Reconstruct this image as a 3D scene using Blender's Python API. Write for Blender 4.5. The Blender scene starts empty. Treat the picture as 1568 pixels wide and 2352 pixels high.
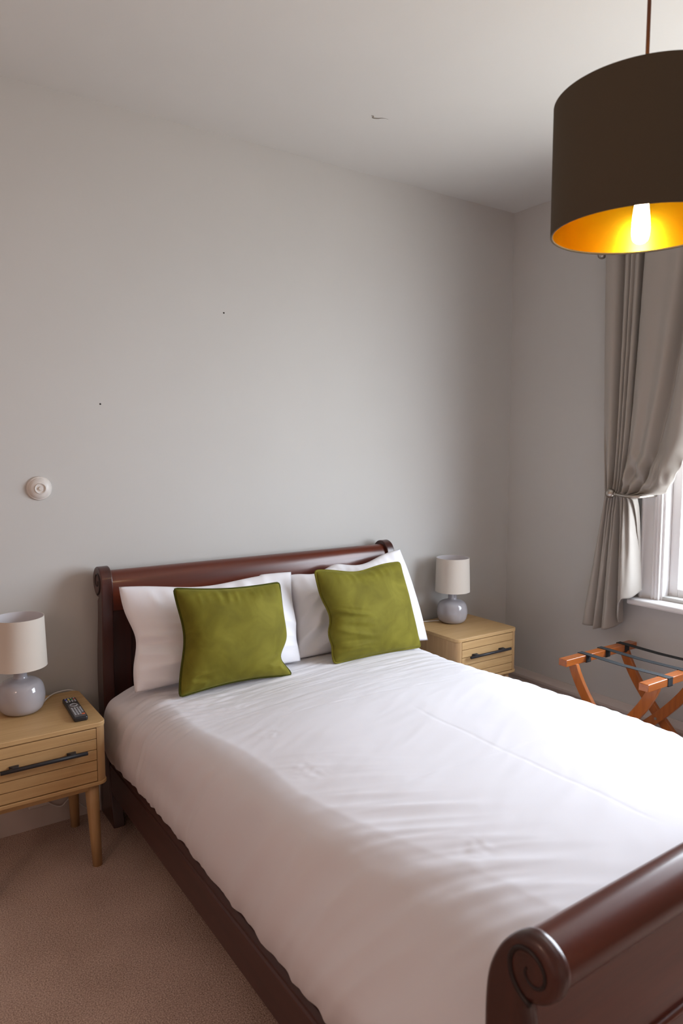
import bpy, bmesh, math, random
import numpy as np
from mathutils import Vector, Matrix

random.seed(7)
S = bpy.context.scene
COL = S.collection

# ------------------------------------------------------------------ camera
FOC = 1620.0
cam_d = bpy.data.cameras.new('camera')
cam_d.sensor_fit = 'VERTICAL'
cam_d.sensor_height = 36.0
cam_d.sensor_width = 24.0
cam_d.lens = FOC / 2352.0 * 36.0
cam_d.clip_start = 0.02
cam = bpy.data.objects.new('camera', cam_d)
COL.objects.link(cam)
_f = Vector((0.56014183, 0.82311264, -0.09341686))
_r = Vector((0.82672785, -0.56260204, 0.0))
_u = Vector((0.05255652, 0.07723032, 0.99562708))
m = Matrix(((_r.x, _u.x, -_f.x, -3.40847), (_r.y, _u.y, -_f.y, -3.11733), (_r.z, _u.z, -_f.z, 1.62), (0, 0, 0, 1)))
cam.matrix_world = m
cam_d.dof.use_dof = True
cam_d.dof.focus_distance = 3.1
cam_d.dof.aperture_fstop = 4.5
S.camera = cam

# ------------------------------------------------------------------ sky and light
w = bpy.data.worlds.new('overcast_sky')
S.world = w
w.use_nodes = True
nt = w.node_tree
nt.nodes.clear()
wo = nt.nodes.new('ShaderNodeOutputWorld')
bg = nt.nodes.new('ShaderNodeBackground')
tc = nt.nodes.new('ShaderNodeTexCoord')
sx = nt.nodes.new('ShaderNodeSeparateXYZ')
rp = nt.nodes.new('ShaderNodeValToRGB')
mr = nt.nodes.new('ShaderNodeMapRange')
mr.inputs[1].default_value = -0.25
mr.inputs[2].default_value = 0.06
rp.color_ramp.elements[0].color = (0.50, 0.50, 0.48, 1)
rp.color_ramp.elements[1].color = (0.82, 0.90, 1.0, 1)
nt.links.new(tc.outputs['Generated'], sx.inputs[0])
nt.links.new(sx.outputs['Z'], mr.inputs[0])
nt.links.new(mr.outputs[0], rp.inputs[0])
nt.links.new(rp.outputs[0], bg.inputs[0])
bg.inputs[1].default_value = 12.0
nt.links.new(bg.outputs[0], wo.inputs[0])

WY0, WY1, WZ0, WZ1 = -3.0, -1.06, 0.84, 2.58     # window opening
pd = bpy.data.lights.new('window_portal', 'AREA')
pd.shape = 'RECTANGLE'
pd.size = WY1 - WY0
pd.size_y = WZ1 - WZ0
pd.cycles.is_portal = True
po = bpy.data.objects.new('window_portal', pd)
po.location = (0.12, (WY0 + WY1) / 2, (WZ0 + WZ1) / 2)
po.rotation_euler = (math.pi / 2, 0, math.pi / 2)
COL.objects.link(po)
ld = bpy.data.lights.new('warm_lamp_light', 'POINT')     # a lit lamp to the left of the picture
ld.energy = 7.5
ld.color = (1.0, 0.70, 0.56)
ld.shadow_soft_size = 0.14
lo_ = bpy.data.objects.new('warm_lamp_light', ld)
lo_.location = (-4.35, -2.1, 1.9)
COL.objects.link(lo_)

S.view_settings.view_transform = 'Standard'
S.view_settings.look = 'None'
S.view_settings.gamma = 1.0
S.view_settings.use_curve_mapping = False
S.view_settings.exposure = 0.5
S.cycles.max_bounces = 10
S.cycles.diffuse_bounces = 6

# ------------------------------------------------------------------ materials
def lin(c):
    return tuple(((v / 255) / 12.92 if v / 255 <= 0.04045 else ((v / 255 + 0.055) / 1.055) ** 2.4) for v in c)

class Mat:
    def __init__(s, name, rgb, rough=0.5, metal=0.0, coat=0.0, spec=0.5, sheen=0.0):
        s.m = bpy.data.materials.new(name)
        s.m.use_nodes = True
        s.t = s.m.node_tree
        s.b = s.t.nodes['Principled BSDF']
        s.rgb = (*lin(rgb), 1)
        s.b.inputs['Base Color'].default_value = s.rgb
        s.b.inputs['Roughness'].default_value = rough
        s.b.inputs['Metallic'].default_value = metal
        s.b.inputs['Coat Weight'].default_value = coat
        s.b.inputs['Coat Roughness'].default_value = 0.12
        s.b.inputs['Specular IOR Level'].default_value = spec
        if sheen:
            s.b.inputs['Sheen Weight'].default_value = sheen
            s.b.inputs['Sheen Roughness'].default_value = 0.4
        s.co = s.t.nodes.new('ShaderNodeTexCoord')
    def n(s, kind, **kw):
        nd = s.t.nodes.new('ShaderNode' + kind)
        for k, v in kw.items():
            nd.inputs[k].default_value = v
        return nd
    def l(s, a, b):
        s.t.links.new(a, b)
    def mapping(s, scale=(1, 1, 1), rot=(0, 0, 0)):
        mp = s.n('Mapping')
        mp.inputs['Scale'].default_value = scale
        mp.inputs['Rotation'].default_value = rot
        s.l(s.co.outputs['Object'], mp.inputs[0])
        return mp.outputs[0]
    def noise(s, vec, scale, detail=3.0, dist=0.0, rough=0.5):
        nd = s.n('TexNoise', Scale=scale, Detail=detail, Distortion=dist, Roughness=rough)
        s.l(vec, nd.inputs['Vector'])
        return nd.outputs['Fac']
    def ramp(s, fac, stops):
        r = s.n('ValToRGB')
        e = r.color_ramp.elements
        while len(e) < len(stops):
            e.new(0.5)
        for k, (p, c) in enumerate(stops):
            e[k].position = p
            e[k].color = (*lin(c), 1)
        s.l(fac, r.inputs[0])
        s.l(r.outputs[0], s.b.inputs['Base Color'])
        return r
    def bump(s, h, strength=0.2, dist=0.002):
        b = s.n('Bump', Strength=strength, Distance=dist)
        s.l(h, b.inputs['Height'])
        s.l(b.outputs[0], s.b.inputs['Normal'])
        return b

def plaster(name, rgb, amt=6):
    M = Mat(name, rgb, 0.85, spec=0.2)
    v = M.mapping()
    lo = tuple(x - amt for x in rgb)
    hi = tuple(x + amt for x in rgb)
    M.ramp(M.noise(v, 1.3, 4), [(0.3, lo), (0.7, hi)])
    M.bump(M.noise(v, 60, 5), 0.12, 0.0015)
    return M.m

def wood(name, c0, c1, c2, scale, axis='x', rough=0.4, coat=0.0, ring=16.0):
    M = Mat(name, c1, rough, coat=coat)
    sc = {'x': (0.6, 9, 9), 'y': (9, 0.6, 9), 'z': (9, 9, 0.6)}[axis]
    v = M.mapping(tuple(k * scale for k in sc))
    a = M.noise(v, 3.0, 6, 0.6, 0.6)
    M.ramp(a, [(0.28, c0), (0.5, c1), (0.74, c2)])
    sc2 = {'x': (2, 90, 90), 'y': (90, 2, 90), 'z': (90, 90, 2)}[axis]
    M.bump(M.noise(M.mapping(tuple(k * scale for k in sc2)), 4.0, 3), 0.08, 0.0008)
    return M.m

WALL = plaster('wall_paint', (196, 195, 192), 2)
CEIL = plaster('ceiling_paint', (212, 211, 208), 2)
FARW = plaster('rear_wall_paint', (214, 194, 180), 2)
LEFTW = plaster('left_wall_paint', (206, 180, 166), 2)
TRIM = Mat('white_gloss_paint', (226, 224, 224), 0.35, spec=0.4)
TRIM.bump(TRIM.noise(TRIM.mapping(), 25, 3), 0.05, 0.001)
TRIM = TRIM.m
SKIRT = Mat('skirting_paint', (200, 190, 184), 0.45, spec=0.4)
SKIRT.bump(SKIRT.noise(SKIRT.mapping(), 25, 3), 0.05, 0.001)
SKIRT = SKIRT.m

CARP = Mat('carpet', (176, 152, 138), 0.98, spec=0.05, sheen=0.15)
v = CARP.mapping()
fine = CARP.noise(v, 230, 3)
big = CARP.noise(v, 3, 3)
mx = CARP.n('Math'); mx.operation = 'MULTIPLY_ADD'
CARP.l(big, mx.inputs[0]); mx.inputs[1].default_value = 0.25; CARP.l(fine, mx.inputs[2])
CARP.ramp(mx.outputs[0], [(0.42, (140, 116, 104)), (0.62, (186, 160, 146)), (0.82, (222, 198, 184))])
CARP.bump(fine, 0.8, 0.006)
CARP = CARP.m

MAHO = wood('mahogany', (72, 28, 15), (88, 35, 18), (106, 46, 23), 0.5, 'x', 0.3, 0.22)
GROOVE_SHADE = Mat('groove_shade', (30, 13, 11), 0.5); GROOVE_SHADE.bump(GROOVE_SHADE.noise(GROOVE_SHADE.mapping(), 90, 2), 0.05, 0.0005); GROOVE_SHADE = GROOVE_SHADE.m  # darkened mahogany: shade of an uncut groove put into the colour
MAHOZ = wood('mahogany_upright', (50, 24, 20), (62, 29, 23), (78, 36, 27), 0.5, 'z', 0.32, 0.22)
MAHOY = wood('mahogany_rail', (56, 34, 32), (68, 40, 37), (82, 47, 40), 0.5, 'y', 0.42, 0.15)
OAK = wood('oak', (182, 147, 100), (190, 155, 107), (200, 166, 118), 1.6, 'x', 0.5)
OAKZ = wood('oak_upright', (168, 132, 90), (180, 145, 101), (192, 158, 114), 1.6, 'z', 0.5)
RACKW = wood('rack_wood', (142, 74, 26), (166, 90, 34), (186, 108, 46), 0.9, 'x', 0.28, 0.4)
RACKL = wood('rack_leg_wood', (142, 74, 26), (168, 92, 34), (188, 108, 44), 0.9, 'z', 0.3, 0.4)

def cotton(name, rgb):
    M = Mat(name, rgb, 0.82, spec=0.15, sheen=0.15)
    v = M.mapping()
    M.bump(M.noise(v, 420, 2), 0.08, 0.0006)
    return M.m
DUV = cotton('duvet_cotton', (222, 220, 225))
PIL = cotton('pillow_cotton', (238, 237, 242))

VEL = Mat('olive_velvet', (122, 124, 34), 0.75, spec=0.15, sheen=0.4)
VEL.b.inputs['Sheen Tint'].default_value = (*lin((170, 170, 90)), 1)
v = VEL.mapping()
VEL.ramp(VEL.noise(v, 9, 4, 0.8), [(0.32, (102, 96, 30)), (0.5, (112, 106, 34)), (0.72, (126, 120, 43))])
VEL.bump(VEL.noise(v, 350, 2), 0.12, 0.0006)
VEL = VEL.m
PIPE = Mat('piping_velvet', (72, 74, 26), 0.85, spec=0.1)
PIPE.bump(PIPE.noise(PIPE.mapping(), 300, 2), 0.1, 0.0005)
PIPE = PIPE.m

CUR = Mat('curtain_satin', (164, 157, 149), 0.42, spec=0.35, sheen=0.3)
v = CUR.mapping((1, 1, 1))
CUR.bump(CUR.noise(CUR.mapping((1, 1, 6)), 180, 2), 0.06, 0.0006)
CUR = CUR.m
STEEL = Mat('brushed_steel', (176, 168, 160), 0.3, 1.0)
STEEL.bump(STEEL.noise(STEEL.mapping(), 90, 2), 0.04, 0.0005)
STEEL = STEEL.m
BLACK = Mat('black_handle', (44, 44, 48), 0.45, spec=0.4)
BLACK.bump(BLACK.noise(BLACK.mapping(), 120, 2), 0.04, 0.0005)
BLACK = BLACK.m
STRAP = Mat('black_webbing', (38, 42, 46), 0.75)
STRAP.bump(STRAP.noise(STRAP.mapping((20, 1, 1)), 60, 2), 0.3, 0.0008)
STRAP = STRAP.m
CERAM = Mat('grey_glazed_ceramic', (172, 170, 176), 0.12, coat=0.6)
CERAM.ramp(CERAM.noise(CERAM.mapping(), 8, 2), [(0.3, (166, 164, 170)), (0.7, (180, 178, 184))])
CERAM = CERAM.m
SHADE = Mat('linen_lampshade', (214, 206, 196), 0.9, spec=0.1)
SHADE.bump(SHADE.noise(SHADE.mapping((1, 1, 5)), 240, 2), 0.15, 0.0008)
SHADE = SHADE.m
SHADEIN = Mat('lampshade_lining', (206, 204, 208), 0.8, spec=0.1)
SHADEIN.bump(SHADEIN.noise(SHADEIN.mapping(), 90, 2), 0.03, 0.0005)
SHADEIN = SHADEIN.m
OLIVE = Mat('dark_pendant_fabric', (86, 78, 66), 0.9, spec=0.1)
OLIVE.bump(OLIVE.noise(OLIVE.mapping((3, 3, 1)), 400, 2), 0.25, 0.0008)
OLIVE = OLIVE.m
GOLD = Mat('gold_foil_lining', (255, 214, 50), 0.2, 1.0)
GOLD.bump(GOLD.noise(GOLD.mapping((1, 1, 0.1)), 14, 2), 0.05, 0.002)
GOLD = GOLD.m
CORD = Mat('white_flex', (220, 216, 212), 0.5)
CORD.bump(CORD.noise(CORD.mapping(), 50, 2), 0.02, 0.0005)
CORD = CORD.m
BROWNC = Mat('brown_flex', (92, 58, 44), 0.5)
BROWNC.bump(BROWNC.noise(BROWNC.mapping(), 150, 2), 0.1, 0.0005)
BROWNC = BROWNC.m
WHITEP = Mat('white_plastic', (214, 208, 202), 0.4)
WHITEP.bump(WHITEP.noise(WHITEP.mapping(), 50, 2), 0.02, 0.0005)
WHITEP = WHITEP.m
REMB = Mat('remote_body', (34, 34, 38), 0.4); REMB.bump(REMB.noise(REMB.mapping(), 200, 2), 0.05, 0.0003); REMB = REMB.m
REMG = Mat('remote_grey', (92, 88, 88), 0.4); REMG.bump(REMG.noise(REMG.mapping(), 200, 2), 0.05, 0.0003); REMG = REMG.m
def flat(name, rgb, rough=0.45):
    M = Mat(name, rgb, rough)
    M.bump(M.noise(M.mapping(), 200, 2), 0.03, 0.0003)
    return M.m
KEYG = flat('remote_keys', (176, 176, 180))
KC = {c: flat('remote_key_' + c, r) for c, r in dict(red=(190, 70, 50), green=(50, 140, 60), yellow=(214, 196, 60), blue=(50, 54, 170), orange=(224, 104, 50)).items()}
DARK = flat('dark_mark', (48, 44, 42), 0.9)
CRACK = flat('plaster_crack', (132, 126, 118), 0.9)

GLASS = bpy.data.materials.new('window_glass')
GLASS.use_nodes = True
g = GLASS.node_tree
g.nodes.clear()
go = g.nodes.new('ShaderNodeOutputMaterial')
gm = g.nodes.new('ShaderNodeMixShader')
gt = g.nodes.new('ShaderNodeBsdfTransparent')
gg = g.nodes.new('ShaderNodeBsdfGlossy')
gg.inputs['Roughness'].default_value = 0.02
gf = g.nodes.new('ShaderNodeLayerWeight')
gf.inputs[0].default_value = 0.5
gp5 = g.nodes.new('ShaderNodeMath'); gp5.operation = 'POWER'; gp5.inputs[1].default_value = 5.0
gp6 = g.nodes.new('ShaderNodeMath'); gp6.operation = 'MULTIPLY_ADD'; gp6.inputs[1].default_value = 0.94; gp6.inputs[2].default_value = 0.04
g.links.new(gf.outputs['Facing'], gp5.inputs[0])
g.links.new(gp5.outputs[0], gp6.inputs[0])
g.links.new(gp6.outputs[0], gm.inputs[0])
g.links.new(gt.outputs[0], gm.inputs[1])
g.links.new(gg.outputs[0], gm.inputs[2])
g.links.new(gm.outputs[0], go.inputs[0])

BULB = Mat('bulb_glow', (255, 240, 220), 0.4)
BULB.b.inputs['Emission Color'].default_value = (1.0, 0.80, 0.52, 1)
BULB.b.inputs['Emission Strength'].default_value = 46.0
BULB = BULB.m

# ------------------------------------------------------------------ mesh helpers (world coordinates in, parent offset removed)
def worigin(o):
    p = Vector((0, 0, 0))
    while o is not None:
        p += o.location
        o = o.parent
    return p

def obj(name, verts, faces, mat, parent=None, smooth=False, origin=None):
    me = bpy.data.meshes.new(name)
    off = worigin(parent) if parent is not None else Vector(origin or (0, 0, 0))
    me.from_pydata([tuple(Vector(p) - off) for p in verts], [], faces)
    me.update()
    for k in (mat if isinstance(mat, (list, tuple)) else [mat]):
        me.materials.append(k)
    if smooth:
        for p in me.polygons:
            p.use_smooth = True
    o = bpy.data.objects.new(name, me)
    COL.objects.link(o)
    if parent is not None:
        o.parent = parent
    elif origin:
        o.location = origin
    return o

def fix(o, bev=0.0, seg=2, angle=40, smooth=True):
    bm = bmesh.new()
    bm.from_mesh(o.data)
    bmesh.ops.recalc_face_normals(bm, faces=bm.faces)
    bm.to_mesh(o.data)
    bm.free()
    if bev > 0:
        md = o.modifiers.new('bevel', 'BEVEL')
        md.width = bev
        md.segments = seg
        md.limit_method = 'ANGLE'
        md.angle_limit = math.radians(angle)
        md.harden_normals = False
    if smooth:
        for p in o.data.polygons:
            p.use_smooth = True
        o.data.set_sharp_from_angle(angle=math.radians(angle)) if hasattr(o.data, 'set_sharp_from_angle') else None
    return o

def empty(name, loc, label=None, cat=None, group=None, kind=None):
    o = bpy.data.objects.new(name, None)
    o.empty_display_size = 0.05
    COL.objects.link(o)
    o.location = loc
    tag(o, label, cat, group, kind)
    return o

def tag(o, label=None, cat=None, group=None, kind=None):
    if label: o['label'] = label
    if cat: o['category'] = cat
    if group: o['group'] = group
    if kind: o['kind'] = kind
    return o

BF = [(0, 3, 2, 1), (4, 5, 6, 7), (0, 1, 5, 4), (1, 2, 6, 5), (2, 3, 7, 6), (3, 0, 4, 7)]
def boxes(name, lst, mat, parent=None, bev=0.002, seg=2):
    V, F = [], []
    for lo, hi in lst:
        b = len(V)
        x0, y0, z0 = lo; x1, y1, z1 = hi
        V += [(x0, y0, z0), (x1, y0, z0), (x1, y1, z0), (x0, y1, z0), (x0, y0, z1), (x1, y0, z1), (x1, y1, z1), (x0, y1, z1)]
        F += [tuple(b + i for i in f) for f in BF]
    o = obj(name, V, F, mat, parent)
    return fix(o, bev, seg)

def box(name, lo, hi, mat, parent=None, bev=0.002, seg=2):
    return boxes(name, [(lo, hi)], mat, parent, bev, seg)

def prism(name, outline, a0, a1, axis, mat, parent=None, bev=0.0, seg=3, angle=40):
    """outline: list of 2-D points in the plane across `axis`; extruded a0..a1 along it."""
    def P(q, a):
        return {'x': (a, q[0], q[1]), 'y': (q[0], a, q[1]), 'z': (q[0], q[1], a)}[axis]
    n = len(outline)
    V = [P(q, a0) for q in outline] + [P(q, a1) for q in outline]
    F = [tuple(range(n - 1, -1, -1)), tuple(range(n, 2 * n))]
    F += [(i, (i + 1) % n, n + (i + 1) % n, n + i) for i in range(n)]
    o = obj(name, V, F, mat, parent)
    return fix(o, bev, seg, angle)

def lathe(name, prof, c, mat, parent=None, seg=48, axis='z'):
    V, F = [], []
    n = len(prof)
    for k in range(seg):
        a = 2 * math.pi * k / seg
        for r, h in prof:
            p = (r * math.cos(a), r * math.sin(a), h)
            if axis == 'y':
                p = (p[0], -p[2], p[1])
            elif axis == 'x':
                p = (-p[2], p[0], p[1])
            V.append((c[0] + p[0], c[1] + p[1], c[2] + p[2]))
    for k in range(seg):
        k2 = (k + 1) % seg
        for i in range(n - 1):
            F.append((k * n + i, k2 * n + i, k2 * n + i + 1, k * n + i + 1))
    o = obj(name, V, F, mat, parent)
    bm = bmesh.new(); bm.from_mesh(o.data)
    bmesh.ops.remove_doubles(bm, verts=bm.verts, dist=1e-5)
    bmesh.ops.recalc_face_normals(bm, faces=bm.faces)
    bm.to_mesh(o.data); bm.free()
    for p in o.data.polygons: p.use_smooth = True
    o.data.set_sharp_from_angle(angle=math.radians(50))
    return o

def catmull(pts, per=8, closed=False):
    P = [np.array(p, float) for p in pts]
    n = len(P)
    out = []
    rng = n if closed else n - 1
    for i in range(rng):
        if closed:
            p0, p1, p2, p3 = P[(i - 1) % n], P[i], P[(i + 1) % n], P[(i + 2) % n]
        else:
            p0, p1, p2, p3 = P[max(i - 1, 0)], P[i], P[i + 1], P[min(i + 2, n - 1)]
        for k in range(per):
            t = k / per
            out.append(0.5 * ((2 * p1) + (-p0 + p2) * t + (2 * p0 - 5 * p1 + 4 * p2 - p3) * t * t + (-p0 + 3 * p1 - 3 * p2 + p3) * t ** 3))
    if not closed:
        out.append(P[-1])
    return out

def tube(name, pts, r, mat, parent=None, seg=10, closed=False):
    P = [Vector(tuple(p)) for p in pts]
    n = len(P)
    R = r if callable(r) else (lambda t: r)
    V, F = [], []
    up = None
    for i, p in enumerate(P):
        d = (P[(i + 1) % n] - P[i - 1]) if closed else (P[min(i + 1, n - 1)] - P[max(i - 1, 0)])
        d.normalize()
        if up is None:
            up = Vector((0, 0, 1)) if abs(d.z) < 0.9 else Vector((1, 0, 0))
        s = d.cross(up); s.normalize()
        up = s.cross(d); up.normalize()
        for k in range(seg):
            a = 2 * math.pi * k / seg
            V.append(tuple(p + (s * math.cos(a) + up * math.sin(a)) * R(i / max(n - 1, 1))))
    m_ = n if closed else n - 1
    for i in range(m_):
        j = (i + 1) % n
        for k in range(seg):
            k2 = (k + 1) % seg
            F.append((i * seg + k, i * seg + k2, j * seg + k2, j * seg + k))
    if not closed:
        F.append(tuple(range(seg - 1, -1, -1)))
        F.append(tuple((n - 1) * seg + k for k in range(seg)))
    return obj(name, V, F, mat, parent, smooth=True)

# vectorised gradient noise
_rs = np.random.RandomState(5)
_perm = np.concatenate([_rs.permutation(256)] * 2)
_g = _rs.rand(256) * 2 * np.pi
def pn(x, y):
    xi = np.floor(x).astype(int); yi = np.floor(y).astype(int)
    xf = x - xi; yf = y - yi
    def gr(ix, iy, dx, dy):
        a = _g[_perm[(_perm[ix & 255] + iy) & 255]]
        return np.cos(a) * dx + np.sin(a) * dy
    u = xf ** 3 * (xf * (xf * 6 - 15) + 10); v_ = yf ** 3 * (yf * (yf * 6 - 15) + 10)
    a = gr(xi, yi, xf, yf); b = gr(xi + 1, yi, xf - 1, yf)
    c = gr(xi, yi + 1, xf, yf - 1); d = gr(xi + 1, yi + 1, xf - 1, yf - 1)
    return ((a + (b - a) * u) + ((c + (d - c) * u) - (a + (b - a) * u)) * v_) * 1.5
def ridge(n):      # soft fold crests
    return 1 - 2 * np.abs(n)
def sm(x, a, b):
    t = np.clip((x - a) / (b - a), 0, 1)
    return t * t * (3 - 2 * t)

def gridobj(name, G, mat, parent=None, origin=None):
    r, c = G.shape[:2]
    V = G.reshape(-1, 3).tolist()
    F = [(i * c + j, i * c + j + 1, (i + 1) * c + j + 1, (i + 1) * c + j) for i in range(r - 1) for j in range(c - 1)]
    return obj(name, V, F, mat, parent, smooth=True, origin=origin)

# ------------------------------------------------------------------ the room
CH = 3.045
X0, Y0 = -4.7, -4.9
T = 0.2
TR_ = 0.112
def struct(o):
    o['kind'] = 'structure'
    return o
struct(box('floor', (X0 - T, Y0 - T, -0.1), (0.0 + T, 0.0 + T, 0.0), CARP, None, 0))
ceil = struct(box('ceiling', (X0 - T, Y0 - T, CH), (T, T, CH + 0.1), CEIL, None, 0))
wb = struct(box('wall_back', (X0 - T, 0, 0), (T, T, CH), WALL, None, 0))
struct(box('wall_left', (X0 - T, Y0, 0), (X0, 0, CH), LEFTW, None, 0))
struct(box('wall_front', (X0 - T, Y0 - T, 0), (T, Y0, CH), FARW, None, 0))
struct(boxes('wall_right', [((0, Y0, 0), (TR_, 0, WZ0)), ((0, Y0, WZ1), (TR_, 0, CH)), ((0, Y0, WZ0), (TR_, WY0, WZ1)), ((0, WY1, WZ0), (TR_, 0, WZ1))], WALL, None, 0))

sk = [(0.0, 0.0), (0.022, 0.0), (0.022, 0.125), (0.019, 0.132), (0.010, 0.138), (0.010, 0.146), (0.018, 0.153), (0.024, 0.165), (0.024, 0.178), (0.016, 0.190), (0.012, 0.200), (0.008, 0.214), (0.0, 0.214)]
struct(prism('baseboard_right', [(-a, z) for a, z in sk], Y0, -0.0245, 'y', SKIRT, None, 0.001, 2, 25))
struct(prism('baseboard_back', [(-a, z) for a, z in sk], X0, 0, 'x', SKIRT, None, 0.001, 2, 25))

# crack in the ceiling paint, two screw holes in the wall
cp = catmull([(-1.500, -0.541, CH), (-1.490, -0.543, CH), (-1.480, -0.530, CH), (-1.462, -0.536, CH), (-1.445, -0.549, CH), (-1.418, -0.556, CH)], 6)
cr = tube('crack', [(p[0], p[1], CH + 0.0006) for p in cp], lambda t: 0.0012 + 0.0028 * math.sin(math.pi * min(1, t * 1.1)) , CRACK, ceil, 8)
for (hx, hz, ww) in ((-1.957, 2.243, 0.0042), (-2.542, 1.799, 0.0040)):
    lathe('screw_hole', [(0, 0.0012), (ww * 0.6, 0.0012), (ww, 0.0004), (ww, -0.001)], (hx, 0, hz), DARK, wb, 10, 'y')

# windows
def window(wname, wy0, wy1):
    wn = empty(wname, (0, (wy0 + wy1) / 2, WZ0), kind='structure')
    lip = 0.115
    apro = [(0.0, 0.0), (0.0, 0.018), (0.006, 0.026), (0.014, 0.026), (0.020, 0.018), (0.030, 0.014), (0.070, 0.014), (0.074, 0.022), (0.082, 0.024), (0.086, 0.016), (0.092, 0.022), (0.099, 0.024), (0.103, 0.016), (0.110, 0.020), (0.115, 0.020), (0.115, 0.0)]
    prism('architrave', [(-a, wy1 + lip - t) for t, a in apro], WZ0 - 0.02, WZ1 + lip, 'z', TRIM, wn, 0.001, 2, 25)
    prism('architrave', [(-a, wy0 - lip + t) for t, a in apro], WZ0 - 0.02, WZ1 + lip, 'z', TRIM, wn, 0.001, 2, 25)
    prism('architrave', [(-a, WZ1 + lip - t) for t, a in apro], wy0, wy1, 'y', TRIM, wn, 0.001, 2, 25)
    # sill board with a rounded nose
    box('sill_board', (-0.10, wy0 - lip - 0.02, WZ0 - 0.052), (0.20, wy1 + lip + 0.018, WZ0 - 0.02), TRIM, wn, 0.012, 4)
    boxes('jamb_lining', [((-0.002, wy1 - 0.012, WZ0 - 0.02), (TR_, wy1 + 0.001, WZ1)), ((-0.002, wy0 - 0.001, WZ0 - 0.02), (TR_, wy0 + 0.012, WZ1)), ((-0.002, wy0, WZ1 - 0.012), (TR_, wy1, WZ1 + 0.001))], TRIM, wn, 0.001)
    mz = (WZ0 + WZ1) / 2
    def sash(x0, x1, z0, z1):
        ya, yb = wy0 + 0.012, wy1 - 0.012
        s = 0.048
        f = boxes('sash', [((x0, ya, z0), (x1, ya + s, z1)), ((x0, yb - s, z0), (x1, yb, z1)), ((x0, ya + s, z0), (x1, yb - s, z0 + 0.06)), ((x0, ya + s, z1 - 0.045), (x1, yb - s, z1))], TRIM, wn, 0.003)
        xm = (x0 + x1) / 2
        box('pane', (xm - 0.002, ya + s - 0.004, z0 + 0.056), (xm + 0.002, yb - s + 0.004, z1 - 0.041), GLASS, f, 0)
        return f
    sash(0.056, 0.083, WZ0 - 0.02, mz + 0.02)
    sash(0.085, 0.111, mz - 0.02, WZ1 - 0.012)

window('window_1', WY0, WY1)

# ------------------------------------------------------------------ sleigh bed
BX0, BX1 = -2.600, -1.035
bed = empty('sleigh_bed', ((BX0 + BX1) / 2, -1.24, 0), 'dark glossy mahogany sleigh bed with scrolled headboard and footboard, made up in white', 'bed')

def arc(cy, cz, r, a0, a1, n):
    return [(cy + r * math.cos(math.radians(a0 + (a1 - a0) * k / n)), cz + r * math.sin(math.radians(a0 + (a1 - a0) * k / n))) for k in range(n + 1)]

def post(x0, x1, kind):
    if kind == 'head':
        front = [(-.215, 0), (-.192, .09), (-.165, .20), (-.145, .34), (-.130, .50), (-.125, .65), (-.130, .80), (-.139, .92)]
        front = [tuple(p) for p in catmull(front, 3)]
        scroll = arc(-.077, 1.042, .065, 187, -100, 26)
        back = [(-.072, .962), (-.066, .88), (-.042, .74), (-.032, .60), (-.040, .46), (-.060, .34), (-.045, .2), (-.026, .063), (-.024, 0)]
        back = [tuple(p) for p in catmull(back, 3)]
        out = front + scroll + back
        cy, cz, sg = -.077, 1.042, 1
    else:
        sh_ = lambda L_: [(y_ + .016, z_ - .017) for y_, z_ in L_]
        inner = [(-2.375, 0), (-2.360, .10), (-2.348, .25), (-2.349, .42), (-2.350, .55)] + sh_([(-2.361, .68), (-2.364, .76), (-2.378, .81), (-2.405, .855), (-2.44, .885), (-2.473, .888), (-2.502, .872), (-2.514, .845), (-2.506, .812), (-2.484, .788), (-2.458, .774)])
        inner = [tuple(p) for p in catmull(inner, 4)]
        outer = [(-2.434, .742), (-2.446, .66), (-2.456, .52), (-2.450, .36), (-2.440, .24), (-2.470, .12), (-2.530, 0)]
        outer = [tuple(p) for p in catmull(outer, 3)]
        out = inner + outer
        cy, cz, sg = -2.446, .815, -1
    p = prism(kind + 'board_post', out, x0, x1, 'x', MAHOZ, bed, 0.014, 5, 50)
    # raised dark spiral on both cheeks, painted as the shade of a carved groove
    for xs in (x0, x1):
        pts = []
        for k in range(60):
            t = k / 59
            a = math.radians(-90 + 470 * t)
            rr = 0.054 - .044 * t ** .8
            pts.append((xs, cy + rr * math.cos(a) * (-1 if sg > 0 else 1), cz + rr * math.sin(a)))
        tube('scroll_groove_shade', pts, lambda t: 0.0050 * (1 - 0.6 * t), GROOVE_SHADE, p, 8)
    return p
for x0, x1 in ((BX0, BX0 + .048), (BX1 - .048, BX1)):
    post(x0, x1, 'head')
for x0, x1 in ((BX0, BX0 + .036), (BX1 - .036, BX1)):
    post(x0, x1, 'foot')
IX0, IX1 = BX0 + .046, BX1 - .046
# headboard: rolled rail, stiles and panel
roll = arc(-.077, 1.040, .047, -110, 150, 22) + [(-.126, 1.05), (-.133, 1.02), (-.137, .985), (-.136, .95), (-.131, .925), (-.127, .918), (-.104, .918), (-.103, .985)]
prism('headboard_rail', roll, IX0, IX1, 'x', MAHO, bed, 0.002, 2, 50)
def curved_slab(name, ctrl, thick, x0, x1, mat, rev=1):
    f = [tuple(p) for p in catmull(ctrl, 5)]
    b = [(y + thick * rev, z) for y, z in f][::-1]
    return prism(name, f + b, x0, x1, 'x', mat, bed, 0.002, 2, 50)
hc = [(-.124, .962), (-.117, .85), (-.106, .72), (-.103, .58), (-.108, .42), (-.115, .24)]
curved_slab('headboard_panel', [(y + .008, z) for y, z in hc], .014, IX0 + .08, IX1 - .08, MAHOZ)
for a, b in ((IX0, IX0 + .085), (IX1 - .085, IX1), ((IX0 + IX1) / 2 - .04, (IX0 + IX1) / 2 + .04)):
    curved_slab('headboard_stile', hc, .024, a, b, MAHOZ)
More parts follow.
